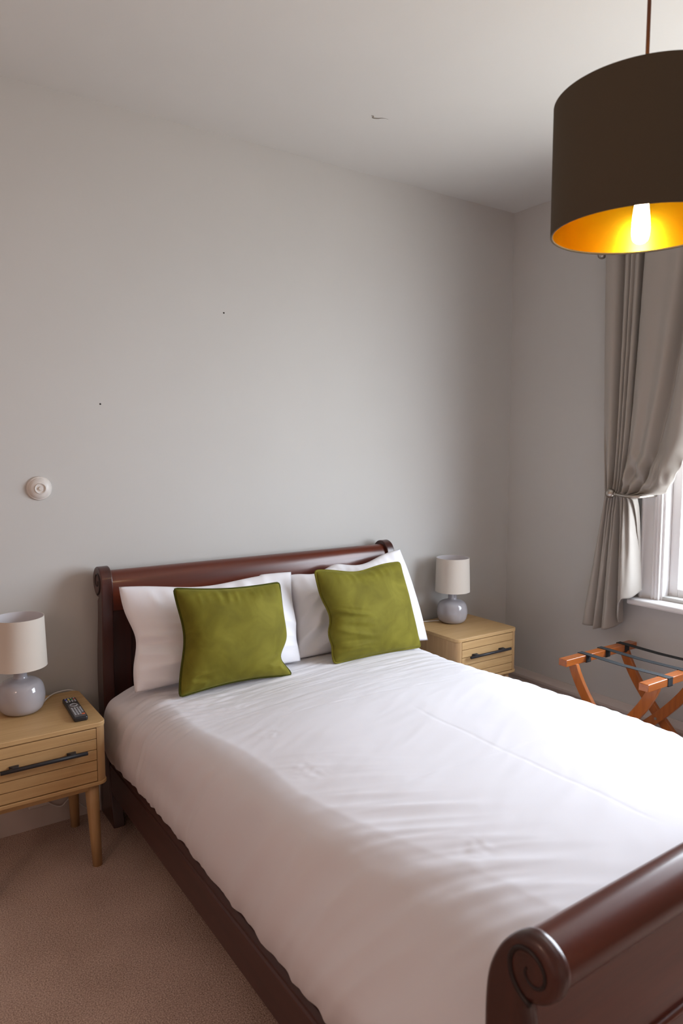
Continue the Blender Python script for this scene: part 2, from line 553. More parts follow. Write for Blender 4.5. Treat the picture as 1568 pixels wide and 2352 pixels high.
# footboard: rolled rail, bead, curved panel with moulding
fr = arc(-2.437, .812, .047, 10, 292, 24) + [(-2.412, .762), (-2.395, .762)]
prism('footboard_rail', fr, BX0 + .034, BX1 - .034, 'x', MAHO, bed, 0.002, 2, 60)
tube('footboard_bead', [(BX0 + .034, -2.432, .754), ((IX0 + IX1) / 2, -2.432, .754), (BX1 - .034, -2.432, .754)], .013, MAHO, bed, 14)
fc = [(-2.428, .768), (-2.432, .68), (-2.440, .56), (-2.435, .42), (-2.420, .30), (-2.405, .20)]
curved_slab('footboard_panel', fc, .026, BX0 + .034, BX1 - .034, MAHO)
fx0, fx1 = IX0 + .17, IX1 - .17
mp = [(fx0, -2.4385, .545), (fx1, -2.4385, .545), (fx1, -2.420, .29), (fx0, -2.420, .29), (fx0, -2.4385, .545)]
dense = []
for a, b in zip(mp[:-1], mp[1:]):
    for k in range(24):
        t = k / 24
        q = [a[i] + (b[i] - a[i]) * t for i in range(3)]
        zz = q[2]
        q[1] = np.interp(zz, [.20, .30, .42, .56, .68], [-2.405, -2.420, -2.435, -2.440, -2.432]) - .002
        dense.append(q)
tube('footboard_moulding', dense, .009, MAHO, bed, 10, closed=True)
# side rails
for s, xo in ((1, BX0 + .004), (-1, BX1 - .004)):
    prof = [(xo, .14), (xo, .262), (xo + s * .006, .268), (xo + s * .004, .276), (xo + s * .012, .290), (xo + s * .03, .296), (xo + s * .034, .14)]
    prism('side_rail', prof, -2.345, -.165, 'y', MAHOY, bed, 0.002, 2, 30)
    box('slat_bearer', (min(xo + s * .034, xo + s * .06), -2.33, .17), (max(xo + s * .034, xo + s * .06), -.18, .21), MAHOY, bed, .001)
for k in range(12):
    y = -.30 - k * .175
    box('slat', (BX0 + .04, y - .035, .21), (BX1 - .04, y + .035, .226), OAK, bed, .001)

# ------------------------------------------------------------------ duvet
cx = -1.8175
NU, NV = 300, 330
YH, YF = -.150, -2.345
vy = np.linspace(0, 1, NV)
Yv = YH + (YF - YH) * vy
fr_ = np.linspace(0, 1, NU)
X = np.zeros((NV, NU)); Z = np.zeros((NV, NU)); U = np.zeros((NV, NU)); NX = np.zeros((NV, NU)); NZ = np.zeros((NV, NU))
cyk = [-2.35, -2.1, -1.85, -1.5, -1.0, -.6, -.2]
cxk = [-2.235, -2.30, -2.395, -2.462, -2.495, -2.50, -2.50]
for r_i, yy in enumerate(Yv):
    c_ = float(np.interp(yy, cyk, cxk)) + .012 * math.sin(yy * 9)
    f_ = float(np.interp(yy, [-2.3, -1.6], [1, 0]))
    lh = [(-2.578, .292), (-2.594, .335), (-2.604, .39 - .01 * f_), (-2.600 + .006 * f_, .455 - .03 * f_)]
    sx0, sz0 = lh[-1]
    dx_, dz_ = c_ - sx0, .640 - sz0
    for t_, b_ in ((.33, .030), (.66, .040), (.88, .024)):
        n_ = math.hypot(dx_, dz_)
        lh.append((sx0 + dx_ * t_ - dz_ / n_ * b_, sz0 + dz_ * t_ + dx_ / n_ * b_))
    lh += [(c_ + .012, .647), (c_ + .06, .650), (c_ + .25, .654), (cx, .656)]
    rh = [(-2.578, .292), (-2.592, .33), (-2.604, .39), (-2.608, .46), (-2.598, .53), (-2.565, .582), (-2.51, .612), (-2.42, .632), (-2.25, .646), (-2.0, .654)]
    pr = lh + [(2 * cx - x, z) for x, z in rh[::-1]]
    pp = np.array(catmull(pr, 8))
    sg_ = np.r_[0, np.cumsum(np.hypot(*np.diff(pp, axis=0).T))]
    su = fr_ * sg_[-1]
    X[r_i] = np.interp(su, sg_, pp[:, 0]); Z[r_i] = np.interp(su, sg_, pp[:, 1]); U[r_i] = su
    tx = np.gradient(X[r_i], su); tz = np.gradient(Z[r_i], su)
    NX[r_i] = -tz; NZ[r_i] = tx
Y = np.repeat(Yv[:, None], NU, 1)
top = sm(NZ, 0.5, 0.95)
left = (1 - sm(NZ, .55, .98)) * (X < cx)
side = 1 - sm(NZ, .3, .95)
# long soft folds across the side, leaning towards the foot
warp = .12 * pn(U * 1.4, Y * 1.1 + 3)
a = pn(U * 1.1 + 9, (Y + .55 * U + warp) * 6.5)
b = pn(U * 2.0 + 31, (Y + .40 * U + warp) * 13.0 + 7)
footw = sm(-Y, .9, 2.0)
D = left * (.008 * ridge(a) * (.35 + .75 * footw) + .004 * ridge(b) - .005)
D += (side * (X > cx)) * (.006 * ridge(pn(U * 1.5, Y * 13)))
# folds running onto the top near the left edge and the foot
edge = np.exp(-((X + 2.30) / .20) ** 2) * top
D += edge * footw * (.0040 * ridge(pn(U * 1.3 + 4, (Y + .65 * U) * 9.0)) + .0016 * ridge(pn(U * 2.3 + 14, (Y + .5 * U) * 20.0)))
# fine wrinkles at the head end, across the bed
headw = 1 - sm(-Y, .55, 1.15)
D += top * headw * (.0026 * ridge(pn(U * 1.2 + 2, (Y - .12 * U) * 17)) + .002 * ridge(pn(U * 3 + 2, (Y - .18 * U) * 42)))
hl = np.exp(-((X + 2.45) / .22) ** 2) * np.exp(-((Y + .62) / .22) ** 2)
D += hl * .006 * ridge(pn(U * 2.2 + 12, (Y + .35 * U) * 24))
# broad, shallow undulation of the top, light creases
D += top * (.010 * pn(X * 1.6, Y * 1.6 + 5) + .0012 * ridge(pn(X * 1.0 + 8, (Y - .35 * X) * 7)) + .0006 * ridge(pn(X * 5 + 3, (Y - .3 * X) * 16)))
# fold creases from the folded linen
for yc, a0, a1 in ((-.98, -2.3, -1.15), (-1.62, -2.35, -1.2)):
    D -= .0016 * np.exp(-((Y - yc - .010 * pn(X * 6, X * 0 + yc)) / .004) ** 2) * top * sm(X, a0, a0 + .3) * (1 - sm(X, a1 - .3, a1))
D -= .0011 * np.exp(-((X + 1.766 + .012 * pn(Y * 5, Y * 0 + 3)) / .0045) ** 2) * sm(-Y, 1.1, 1.3) * (1 - sm(-Y, 2.05, 2.2))
# small puckers
for px_, py_, s_ in ((-2.33, -1.10, .05), (-2.36, -1.40, .06), (-2.24, -1.98, .05), (-2.30, -.75, .07)):
    w_ = np.exp(-(((X - px_) / s_) ** 2 + ((Y - py_) / s_) ** 2))
    D += w_ * .0015 * ridge(pn(X * 24 + 5, Y * 30))
# scalloped right edge
D += .005 * ridge(pn(Y * 15, Y * 0 + 2.2)) * np.exp(-((X + 1.10) / .06) ** 2)
bul = 1 + .0 * Y
X = X + NX * D; Z = Z + NZ * D
# fuller at the head corner
hb = np.exp(-((Y + .28) / .22) ** 2)
X = X - .020 * hb * side * (X < cx)
# ends roll down
e1 = 1 - sm(-(Y), .15, .25)
Z = Z - .16 * (e1 ** 1.6) * (Z > .4) * ((Z - .40) / .25)
dfoot = np.clip((-(Y) - 2.18) / .165, 0, 1)
Z = Z - .05 * dfoot ** 2 * ((Z - .30) / .35)
edgefoot = 1 - sm(X, -2.7, -2.2)
# hem: uneven, sits on the ledge of the rail
hemw = np.exp(-(U / .05) ** 2)
Z = Z + hemw * (.006 * ridge(pn(Y * 5, Y * 0 + 1.5)) + .004 * pn(Y * 23, Y * 0 + .4))
Z = Z - .034 * (1 - sm(-Y, .55, 1.15)) * sm(Z, .5, .64)
Z = np.maximum(Z, .298)
duv = gridobj('duvet', np.stack([X, Y, Z], 2), DUV, None, (cx, -1.24, .298))
tag(duv, 'plain white cotton duvet spread smoothly over the sleigh bed', 'duvet')
md = duv.modifiers.new('thick', 'SOLIDIFY'); md.thickness = .006; md.offset = -1 if False else 1
md.offset = -1

# mattress under the duvet
mt = box('mattress', (-2.53, -2.325, .228), (-1.105, -.155, .47), PIL, None, .05, 5)
tag(mt, 'white mattress hidden under the duvet on the sleigh bed', 'mattress')

# ------------------------------------------------------------------ pillows and cushions
def puffy(name, C4, thick, mat, label, cat, group, edges, wr, pwr=2.4, q=.55, piping=None, n=72, seed=0, parent=None, shape=None):
    TL, TR, BR, BL = [np.array(c, float) for c in C4]
    u = np.linspace(0, 1, n); v = np.linspace(0, 1, n)
    UU, VV = np.meshgrid(u, v)                      # v downwards
    eU = UU.copy(); eV = VV.copy()
    eT, eR, eB, eL = edges
    # inward drift of each edge (fractions), fading towards the middle
    eV = eV + eT(UU) * (1 - VV) ** 2 - eB(UU) * VV ** 2
    eU = eU + eL(VV) * (1 - UU) ** 2 - eR(VV) * UU ** 2
    P = (TL * ((1 - eU) * (1 - eV))[..., None] + TR * (eU * (1 - eV))[..., None] + BR * (eU * eV)[..., None] + BL * ((1 - eU) * eV)[..., None])
    N = np.cross(TR - TL, BL - TL); N /= np.linalg.norm(N)
    if N[1] > 0: N = -N                              # faces the room
    h = ((1 - np.abs(2 * UU - 1) ** pwr) * (1 - np.abs(2 * VV - 1) ** pwr)) ** q
    h = np.nan_to_num(h)
    wrk = wr(UU, VV) * np.clip(h * 1.6, 0, 1)
    fr_ = P + N * (thick * .62 * h + wrk)[..., None]
    bk = P - N * (thick * .38 * h)[..., None]
    V = fr_.reshape(-1, 3).tolist() + bk.reshape(-1, 3).tolist()
    F = []
    m0 = n * n
    for i in range(n - 1):
        for j in range(n - 1):
            q_ = (i * n + j, i * n + j + 1, (i + 1) * n + j + 1, (i + 1) * n + j)
            F.append(q_[::-1]); F.append(tuple(m0 + k for k in q_))
    base = ((BL + BR) / 2)
    o = obj(name, V, F, mat, None, True, origin=tuple(base))
    bm = bmesh.new(); bm.from_mesh(o.data)
    bmesh.ops.remove_doubles(bm, verts=bm.verts, dist=1e-5)
    bmesh.ops.recalc_face_normals(bm, faces=bm.faces)
    bm.to_mesh(o.data); bm.free()
    for p in o.data.polygons: p.use_smooth = True
    tag(o, label, cat, group)
    if piping:
        rim = [P[0, j] for j in range(0, n - 1, 2)] + [P[i, n - 1] for i in range(0, n - 1, 2)] + [P[n - 1, j] for j in range(n - 1, 0, -2)] + [P[i, 0] for i in range(n - 1, 0, -2)]
        rim = [tuple(p + N * .001) for p in rim]
        # soften corners of the seam
        R_ = np.array(rim)
        for _ in range(2):
            R_ = (np.roll(R_, 1, 0) + 2 * R_ + np.roll(R_, -1, 0)) / 4
        tube('piping', R_.tolist(), .0052, piping, o, 8, closed=True)
    return o

zero = lambda t: 0 * t
bow = lambda a: (lambda t: a * np.sin(np.pi * t))
bump_ = lambda c, w_, a: (lambda t: a * np.exp(-((t - c) / w_) ** 2))

def wpL(u, v):
    w1 = .016 * ridge(pn(u * 1.5 + 3, (v - .25 * u) * 6)) * sm(v, .35, .6)
    w2 = .007 * ridge(pn(u * 9, v * 1.6 + 4)) * (1 - sm(v, .1, .35))
    return w1 + w2 + .006 * pn(u * 3, v * 3) - .018 * np.exp(-((v - .56 - .18 * u) / .04) ** 2) * (1 - sm(u, .3, .7))
puffy('pillow', [(-2.55, -.215, 1.040), (-1.735, -.235, 1.022), (-1.800, -.41, .640), (-2.553, -.40, .64)], .130, PIL,
      'white cotton pillow on the left of the bed, behind the upright green cushion', 'pillow', 'white pillows against the headboard',
      (lambda t: bump_(.45, .28, .075)(t) - .02 * np.sin(np.pi * t) * (t > .8), lambda t: bump_(.3, .25, .015)(t) + bump_(.75, .12, .012)(t) - .01 * t, bow(.02), lambda t: bump_(.52, .22, .045)(t)), wpL, seed=1)
def wpR(u, v):
    w1 = .015 * ridge(pn((u + .7 * v) * 5 + 3, (v - .55 * u) * 3)) * (1 - sm(u, .25, .5))
    w2 = .008 * ridge(pn(u * 10 + 5, v * 1.6 + 4)) * (1 - sm(v, .08, .3))
    return w1 + w2 + .005 * pn(u * 3 + 9, v * 3)
puffy('pillow', [(-1.735, -.190, .998), (-1.045, -.200, 1.070), (-.985, -.365, .600), (-1.785, -.36, .635)], .130, PIL,
      'white cotton pillow on the right of the bed, behind the tilted green cushion', 'pillow', 'white pillows against the headboard',
      (lambda t: bump_(.22, .12, .055)(t) + bump_(.62, .18, .07)(t) - bump_(.40, .07, .02)(t), lambda t: -.015 * np.sin(np.pi * t) + 0 * t, bow(.03), bow(.02)), wpR, seed=2)

def wcL(u, v):
    a_ = .007 * ridge(pn(u * 9 + 2, v * 2)) * (1 - sm(v, .06, .22))
    c_ = .012 * ridge(pn(u * 7, v * 12 + 2)) * np.exp(-((u - .1) / .14) ** 2 - ((v - .92) / .09) ** 2)
    d_ = .016 * ridge(pn(u * 5, v * 10 + 8)) * np.exp(-((u - .93) / .12) ** 2 - ((v - .88) / .10) ** 2)
    return a_ + c_ + d_ + .004 * pn(u * 4, v * 4)
puffy('cushion', [(-2.398, -.425, 1.048), (-1.906, -.420, 1.018), (-1.900, -.525, .628), (-2.408, -.525, .634)], .140, VEL,
      'square green velvet cushion standing upright before the left pillow', 'cushion', 'green velvet cushions',
      (bow(.035), lambda t: bump_(.80, .14, .105)(t) + bump_(.35, .3, .012)(t), lambda t: .045 * np.sin(np.pi * t), lambda t: bump_(.45, .33, .075)(t) - .02 * t), wcL, 2.6, .5, PIPE, seed=3)
def wcR(u, v):
    a_ = .007 * ridge(pn(u * 9 + 22, v * 2)) * (1 - sm(v, .06, .22))
    c_ = .015 * ridge(pn(u * 2.2 + 4, (v - .12 * u) * 11 + 1)) * (1 - sm(u, .10, .5)) * sm(v, .38, .5)
    return a_ + c_ + .003 * pn(u * 4 + 7, v * 4)
puffy('cushion', [(-1.712, -.405, 1.050), (-1.190, -.375, 1.036), (-1.140, -.485, .618), (-1.672, -.505, .632)], .135, VEL,
      'square green velvet cushion tilted and creased, before the right pillow', 'cushion', 'green velvet cushions',
      (lambda t: bump_(.45, .25, .065)(t), bow(.005), bow(.015), lambda t: bump_(.50, .17, .060)(t) - bump_(.66, .05, .012)(t) + bump_(.82, .05, .02)(t)), wcR, 2.6, .5, VEL, seed=4)

# ------------------------------------------------------------------ nightstands
def rrect(x0, x1, y0, y1, r, n=6):
    out = []
    for cx_, cy_, a0 in ((x1 - r, y1 - r, 0), (x0 + r, y1 - r, 90), (x0 + r, y0 + r, 180), (x1 - r, y0 + r, 270)):
        for k in range(n + 1):
            a = math.radians(a0 + 90 * k / n)
            out.append((cx_ + r * math.cos(a), cy_ + r * math.sin(a)))
    return out

def nightstand(x, y, label):
    W_, D_, H_ = .452, .420, .580
    ns = empty('nightstand', (x, y, 0), label, 'nightstand', 'oak nightstands beside the bed')
    x0, x1, y0, y1 = x - W_ / 2, x + W_ / 2, y - D_ / 2, y + D_ / 2
    prism('top_panel', rrect(x0, x1, y0, y1, .032), .562, .580, 'z', OAK, ns, .0025, 3, 60)
    prism('bottom_panel', rrect(x0 - .001, x1 + .001, y0 - .001, y1, .032), .336, .350, 'z', OAK, ns, .0025, 3, 60)
    dw = .189                                # half width of the drawer
    for s in (-1, 1):
        xi = x + s * dw
        xo = x + s * (W_ / 2 - .002)
        r = .030
        side_ = []
        fy, by = y0 + .002, y1 - .002
        pts_ = [(xi, fy)]
        for k in range(7):
            a = math.radians(90 * k / 6)
            pts_.append((xo - s * r + s * r * math.sin(a), fy + r - r * math.cos(a)))
        for k in range(7):
            a = math.radians(90 * k / 6)
            pts_.append((xo - s * r + s * r * math.cos(a), by - r + r * math.sin(a)))
        pts_.append((xi, by))
        prism('side_panel', pts_, .350, .562, 'z', OAKZ, ns, .001, 2, 60)
    box('back_panel', (x - dw, y1 - .016, .354), (x + dw, y1 - .006, .562), OAK, ns, .001)
    dr = box('drawer', (x - dw + .002, y0 + .010, .353), (x + dw - .002, y1 - .05, .559), OAK, ns, .001)
    nb = 5
    hgt = (.560 - .3525) / nb
    for k in range(nb):
        z0 = .3525 + k * hgt
        box('board', (x - dw + .0018, y0 + .0015, z0 + .0014), (x + dw - .0018, y0 + .0105, z0 + hgt - .0014), OAK, dr, .0008, 1)
    # bar handle with two wedge feet
    hz = .3525 + 3 * hgt + .004
    V, F = [], []
    hd = tube('handle', [(x - .148, y0 - .024, hz), (x, y0 - .024, hz), (x + .148, y0 - .024, hz)], .0072, BLACK, dr, 14)
    for s in (-1, 1):
        ft = [(x + s * .098 - .020, y0 + .001), (x + s * .098 + .014, y0 + .001), (x + s * .098 + .010, y0 - .022), (x + s * .098 - .008, y0 - .022)]
        prism('handle_foot', ft, hz - .005, hz + .009, 'z', BLACK, dr, .002, 2, 40)
    # frame below and four round tapered legs
    boxes('apron', [((x0 + .045, y0 + .030, .308), (x1 - .045, y0 + .048, .337)), ((x0 + .045, y1 - .048, .308), (x1 - .045, y1 - .030, .337)),
                    ((x0 + .030, y0 + .045, .308), (x0 + .048, y1 - .045, .337)), ((x1 - .048, y0 + .045, .308), (x1 - .030, y1 - .045, .337))], OAK, ns, .001)
    for sx_ in (-1, 1):
        for sy_ in (-1, 1):
            tp = (x + sx_ * (W_ / 2 - .050), y + sy_ * (D_ / 2 - .050), .337)
            bt = (x + sx_ * (W_ / 2 - .040), y + sy_ * (D_ / 2 - .038), 0)
            pts_ = [tuple(tp[i] + (bt[i] - tp[i]) * t for i in range(3)) for t in (0, .3, .6, 1)]
            tube('leg', pts_, lambda t: .0265 - .0085 * t, OAKZ, ns, 20)
    return ns
nsl = nightstand(-2.914, -.262, 'oak nightstand on the left of the bed with the remote control on top')
nsr = nightstand(-.628, -.245, 'oak nightstand on the right of the bed, in the corner of the room')
nsr.scale = (1.03, 1.0, 1.036)

# ------------------------------------------------------------------ table lamps
def table_lamp(x, y, z, label):
    t = empty('table_lamp', (x, y, z), label, 'lamp', 'grey table lamps on the nightstands')
    body = [(0, .001), (.052, .001), (.067, .005), (.079, .018), (.0860, .038), (.0885, .062), (.0865, .083), (.0820, .102), (.073, .117), (.058, .127), (.040, .132), (.029, .135), (.0250, .141), (.0240, .160), (.0235, .176), (.019, .180), (.0, .180)]
    body = [tuple(p) for p in catmull(body, 3)]
    body = [(max(0, a), b) for a, b in body]
    lathe('base', body, (x, y, z), CERAM, t, 56)
    lathe('lamp_holder', [(0, .179), (.013, .179), (.013, .225), (.009, .232), (0, .232)], (x, y, z), WHITEP, t, 20)
    sh = lathe('lamp_shade', [(.0985, .182), (.1005, .182), (.1000, .184), (.0945, .376), (.0950, .378), (.0930, .378), (.0925, .376), (.0980, .184), (.0985, .182)], (x, y, z), [SHADE, SHADEIN], t, 72)
    for p in sh.data.polygons:
        c = p.center + sh.location
        r_ = math.hypot(c.x, c.y)
        nrm = p.normal.x * c.x + p.normal.y * c.y
        p.material_index = 1 if nrm < 0 and abs(p.normal.z) < .5 else 0
    for k in range(3):
        a = k * 2 * math.pi / 3 + .5
        tube('shade_spoke', [(x + .010 * math.cos(a), y + .010 * math.sin(a), z + .215), (x + .0955 * math.cos(a), y + .0955 * math.sin(a), z + .215)], .0014, WHITEP, t, 6)
    lathe('bulb', [(0, .232), (.012, .232), (.015, .25), (.027, .275), (.029, .29), (.022, .308), (0, .316)], (x, y, z), SHADEIN, t, 20)
    return t
l1 = table_lamp(-2.934, -.185, .580, 'table lamp with cream drum shade and grey glazed base beside the remote control')
l2 = table_lamp(-.612, -.150, .6009, 'table lamp with cream drum shade and grey glazed base near the room corner')
c1 = catmull([(-2.852, -.170, .592), (-2.83, -.120, .588), (-2.79, -.062, .584), (-2.75, -.046, .584), (-2.715, -.044, .580), (-2.672, -.036, .545), (-2.63, -.018, .45), (-2.610, -.010, .30), (-2.609, -.030, .19), (-2.610, -.031, .05), (-2.65, -.032, .022), (-2.70, -.034, .07), (-2.735, -.036, .10), (-2.77, -.036, .075), (-2.81, -.036, .095), (-2.85, -.038, .14)], 8)
tube('lamp_cord', c1, .0030, CORD, l1, 8)
c2 = catmull([(-.685, -.118, .612), (-.71, -.09, .607), (-.745, -.070, .605), (-.80, -.050, .605), (-.865, -.038, .604), (-.885, -.033, .57), (-.888, -.030, .4), (-.885, -.034, .24)], 8)
tube('lamp_cord', c2, .0030, CORD, l2, 8)
# plug in the skirting below the left nightstand
pg = box('power_socket', (-2.90, -.034, .095), (-2.82, -.022, .155), WHITEP, None, .003)
tag(pg, 'white power socket on the skirting behind the left nightstand legs', 'socket')

# ------------------------------------------------------------------ remote control
rm = empty('remote_control', (-2.762, -.303, .580), 'black and grey television remote with coloured buttons on the left nightstand', 'remote')
RA = -.045
def rloc(lx, ly):
    return (-2.762 + lx * math.cos(RA) - ly * math.sin(RA), -.303 + lx * math.sin(RA) + ly * math.cos(RA))
rb_o = [rloc(a_, b_) for a_, b_ in rrect(-.0255, .0255, -.122, .122, .009, 4)]
prism('body', rb_o, .5805, .597, 'z', REMB, rm, .004, 3, 50)
gp = [(-.021, -.113), (.021, -.113), (.021, .015)] + [(.021 * math.cos(math.radians(a_)), .015 + .030 * math.sin(math.radians(a_))) for a_ in range(10, 180, 14)] + [(-.021, .015)]
prism('face_plate', [rloc(*q) for q in gp], .5968, .5978, 'z', REMG, rm, 0)
def keys(name, spots, mat, w_, h_, parent=rm):
    V, F = [], []
    for kx, ky in spots:
        o_ = [rloc(kx - w_, ky - h_), rloc(kx + w_, ky - h_), rloc(kx + w_, ky + h_), rloc(kx - w_, ky + h_)]
        b_ = len(V)
        V += [(q[0], q[1], .5960) for q in o_] + [(q[0], q[1], .5996) for q in o_]
        F += [tuple(b_ + i for i in f) for f in BF]
    return fix(obj(name, V, F, mat, parent), .0007, 1)
rowx = (-.0155, -.0052, .0052, .0155)
for kx_, ky_ in [(x_, y_) for y_ in (.108, .082, .069) for x_ in rowx] + [(x_, -.012 - .0125 * k) for k in range(7) for x_ in (-.0135, -.0035, .0065)] + [(.0165, -.012 - .0125 * k) for k in range(5)]:
    keys('key', [(kx_, ky_)], KEYG, .0032, .0024)
for x_, c_ in zip(rowx, ('blue', 'yellow', 'green', 'red')):
    keys(c_ + '_key', [(x_, .095)], KC[c_], .0036, .0028)
keys('orange_key', [(.0145, -.090)], KC['orange'], .0060, .0036)
ring = [(*rloc(.013 * math.cos(t * math.pi / 12), .022 + .015 * math.sin(t * math.pi / 12)), .5985) for t in range(24)]
tube('navigation_ring', ring, .0018, KEYG, rm, 6, closed=True)

# ------------------------------------------------------------------ round wall fitting
wf = lathe('wall_fitting', [(0, .030), (.006, .030), (.0075, .027), (.008, .024), (.016, .024), (.019, .028), (.021, .029), (.023, .025), (.029, .024), (.034, .020), (.036, .0195), (.039, .015), (.041, .0145), (.044, .009), (.047, .0085), (.050, .003), (.050, 0.0)], (-2.802, 0, 1.445), WHITEP, None, 48, 'y')
tag(wf, 'small round white ridged fitting on the wall above the left table lamp', 'wall fitting')

# ------------------------------------------------------------------ curtain
ZH = 1.365
ctop = [(.760, -.035), (.722, -.075), (.735, -.108), (.790, -.098), (.822, -.034), (.838, -.032), (.846, -.098), (.862, -.112), (.874, -.088), (.886, -.110), (.899, -.090), (.915, -.112), (.930, -.108), (.935, -.032), (.958, -.030), (.962, -.088), (.975, -.126), (1.03, -.132), (1.10, -.128), (1.165, -.126), (1.20, -.050), (1.215, -.060), (1.25, -.145), (1.30, -.120), (1.34, -.060)]
K = len(ctop)
ys_t = np.array([p[0] for p in ctop]); xs_t = np.array([p[1] for p in ctop]) * .88
# y positions where the tieback gathers the cloth
ys_h = np.interp(np.arange(K), [0, 2, 5, 9, 12, 14, 16, 19, 22, 24], [.795, .790, .818, .850, .874, .884, .892, .915, .950, .965])
xs_h = np.interp(np.arange(K), [0, 1, 24], [-.05, -.06, -.075]) - .045 * (np.arange(K) % 2) - .012
xs_h[0] = -.05
rows = []
def key(z, ys, xs):
    rows.append((z, np.array(ys, float), np.array(xs, float)))
idx = np.arange(K)
def openness(z):
    s = np.clip((z - ZH) / (2.66 - ZH), 0, 1)
    pw = np.interp(idx, [0, 8, 13, 16, 20, 24], [.45, .55, .62, .70, .45, .24])
    return s ** pw
up_z = [2.70, 2.66, 2.45, 2.2, 1.95, 1.78, 1.66, 1.57, 1.50, 1.45, 1.41, 1.385]
R_ = []
for z in up_z:
    o_ = openness(min(z, 2.66))
    s = np.clip((z - ZH) / (2.66 - ZH), 0, 1)
    ys = ys_h + (ys_t - ys_h) * o_
    k_ = s ** .35
    xs = xs_h + (xs_t - xs_h) * k_
    R_.append((np.full(K, z), ys, xs))
R_.append((np.full(K, ZH), ys_h, xs_h))
# below the tieback: flares out again, uneven hem
ys_b = np.interp(idx, [0, 1, 2, 4, 6, 8, 10, 12, 13, 14, 16, 18, 20, 21, 22, 24], [.700, .675, .685, .745, .765, .785, .825, .862, .868, .880, .900, .925, .950, .972, .985, .975])
xs_b = np.array([-.03, -.07, -.13, -.125, -.085, -.120, -.145, -.120, -.090, -.125, -.150, -.145, -.100, -.055, -.050, -.100, -.120, -.150, -.165, -.172, -.168, -.130, -.060, -.045, -.040])
zb = np.interp(idx, [0, 2, 6, 11, 12, 13, 16, 17, 18, 20, 21, 22, 24], [.632, .632, .622, .638, .648, .662, .690, .725, .790, .826, .830, .862, .868])
for t in (.04, .10, .2, .35, .5, .7, .88, 1.0):
    yt = t ** .8
    ys = ys_h + (ys_b - ys_h) * yt
    xs = xs_h + (xs_b - xs_h) * (t ** .6)
    zz = ZH + (zb - ZH) * t
    R_.append((zz, ys, xs))
G = np.array([np.stack([r[2], -r[1], r[0]], 1) for r in R_])            # rows x K x 3
Gc = np.array([catmull(list(row), 7) for row in G])
Gc = np.array([catmull(list(Gc[:, j]), 5) for j in range(Gc.shape[1])]).transpose(1, 0, 2)
zz_ = Gc[..., 2]; jj = np.arange(Gc.shape[1])[None, :] / 7.0
swag = np.exp(-((zz_ - 1.47) / .10) ** 2) * sm(jj, 14, 17)
Gc[..., 0] -= swag * (.030 * ridge(pn(jj * .55, zz_ * 9 + jj * .5)) + .01)
Gc[..., 0] += .0022 * pn(jj * 1.3, zz_ * 14)
# leading edge of the swag bellies forward
Gc[..., 2] -= swag * .012
Gc[..., 0] = np.minimum(Gc[..., 0], -.029)
cur = empty('curtain', (-.09, -1.1, 2.64), 'taupe satin curtain gathered by a metal holdback at the window', 'curtain')
cl = gridobj('cloth', Gc, CUR, cur)
md = cl.modifiers.new('thick', 'SOLIDIFY'); md.thickness = .003; md.offset = 0
# far-side curtain, outside the picture
# rod, finial, brackets
rod = empty('curtain_rod', (-.085, -1.7, 2.66), 'slim steel curtain pole with ball finial above the taupe curtain', 'curtain rod')
tube('pole', [(-.085, -.71, 2.634), (-.085, -1.5, 2.634), (-.085, -3.30, 2.634)], .0105, STEEL, rod, 18)
def ball(name, c, r, mat, parent):
    prof_ = [(r * math.sin(math.pi * k / 18), r * math.cos(math.pi * k / 18)) for k in range(19)]
    return lathe(name, [(max(a, 0), b) for a, b in prof_], c, mat, parent, 28)
for yy, s in ((-.700, 1), (-3.32, -1)):
    ball('finial', (-.085, yy, 2.634), .024, STEEL, rod)
for yy in (-.86, -3.2):
    tube('bracket', [(-.0, yy, 2.634), (-.04, yy, 2.634), (-.085, yy, 2.634)], .007, STEEL, rod, 12)
# holdback: ball, bar and turned-back arm
hb_ = empty('curtain_holdback', (-.0, -.985, 1.362), 'brushed steel holdback bar with ball end gripping the taupe curtain', 'holdback')
hp = catmull([(-.001, -1.022, 1.364), (-.06, -1.024, 1.364), (-.130, -1.020, 1.363), (-.165, -.998, 1.362), (-.172, -.95, 1.363), (-.170, -.91, 1.367), (-.167, -.884, 1.370)], 8)
tube('arm', hp, .0082, STEEL, hb_, 14)
lathe('collar', [(0, 0), (.011, 0), (.012, .004), (.011, .009), (0, .009)], (-.167, -.884, 1.370), STEEL, hb_, 20, 'y')
ball('ball_end', (-.166, -.857, 1.372), .0265, STEEL, hb_)
lathe('wall_plate', [(0, .006), (.018, .006), (.022, .003), (.022, 0), (0, 0)], (-.0005, -1.022, 1.364), STEEL, hb_, 24, 'x')

# ------------------------------------------------------------------ luggage rack
rk = empty('luggage_rack', (-.32, -1.15, 0), 'folding wooden luggage rack with black straps beside the right wall', 'luggage rack')
RXa, RXb = -.618, -.040
for yc in (-.940, -1.372):
    box('rail', (RXa, yc - .024, .545), (RXb, yc + .024, .580), RACKW, rk, .003, 2)
legc = [(-.945, .547), (-.965, .50), (-1.005, .43), (-1.060, .355), (-1.130, .275), (-1.215, .190), (-1.300, .095), (-1.365, 0.0)]
def leg_outline(flip):
    c = np.array(catmull(legc, 5))
    if flip:
        c[:, 0] = -2.312 - c[:, 0]
    d = np.gradient(c, axis=0); d /= np.linalg.norm(d, axis=1)[:, None]
    nn = np.stack([-d[:, 1], d[:, 0]], 1)
    wv = .024
    a_ = c + nn * wv; b_ = c - nn * wv
    a_[0, 1] = b_[0, 1] = .548
    a_[-1, 1] = b_[-1, 1] = 0.0
    return [tuple(p) for p in a_] + [tuple(p) for p in b_[::-1]]
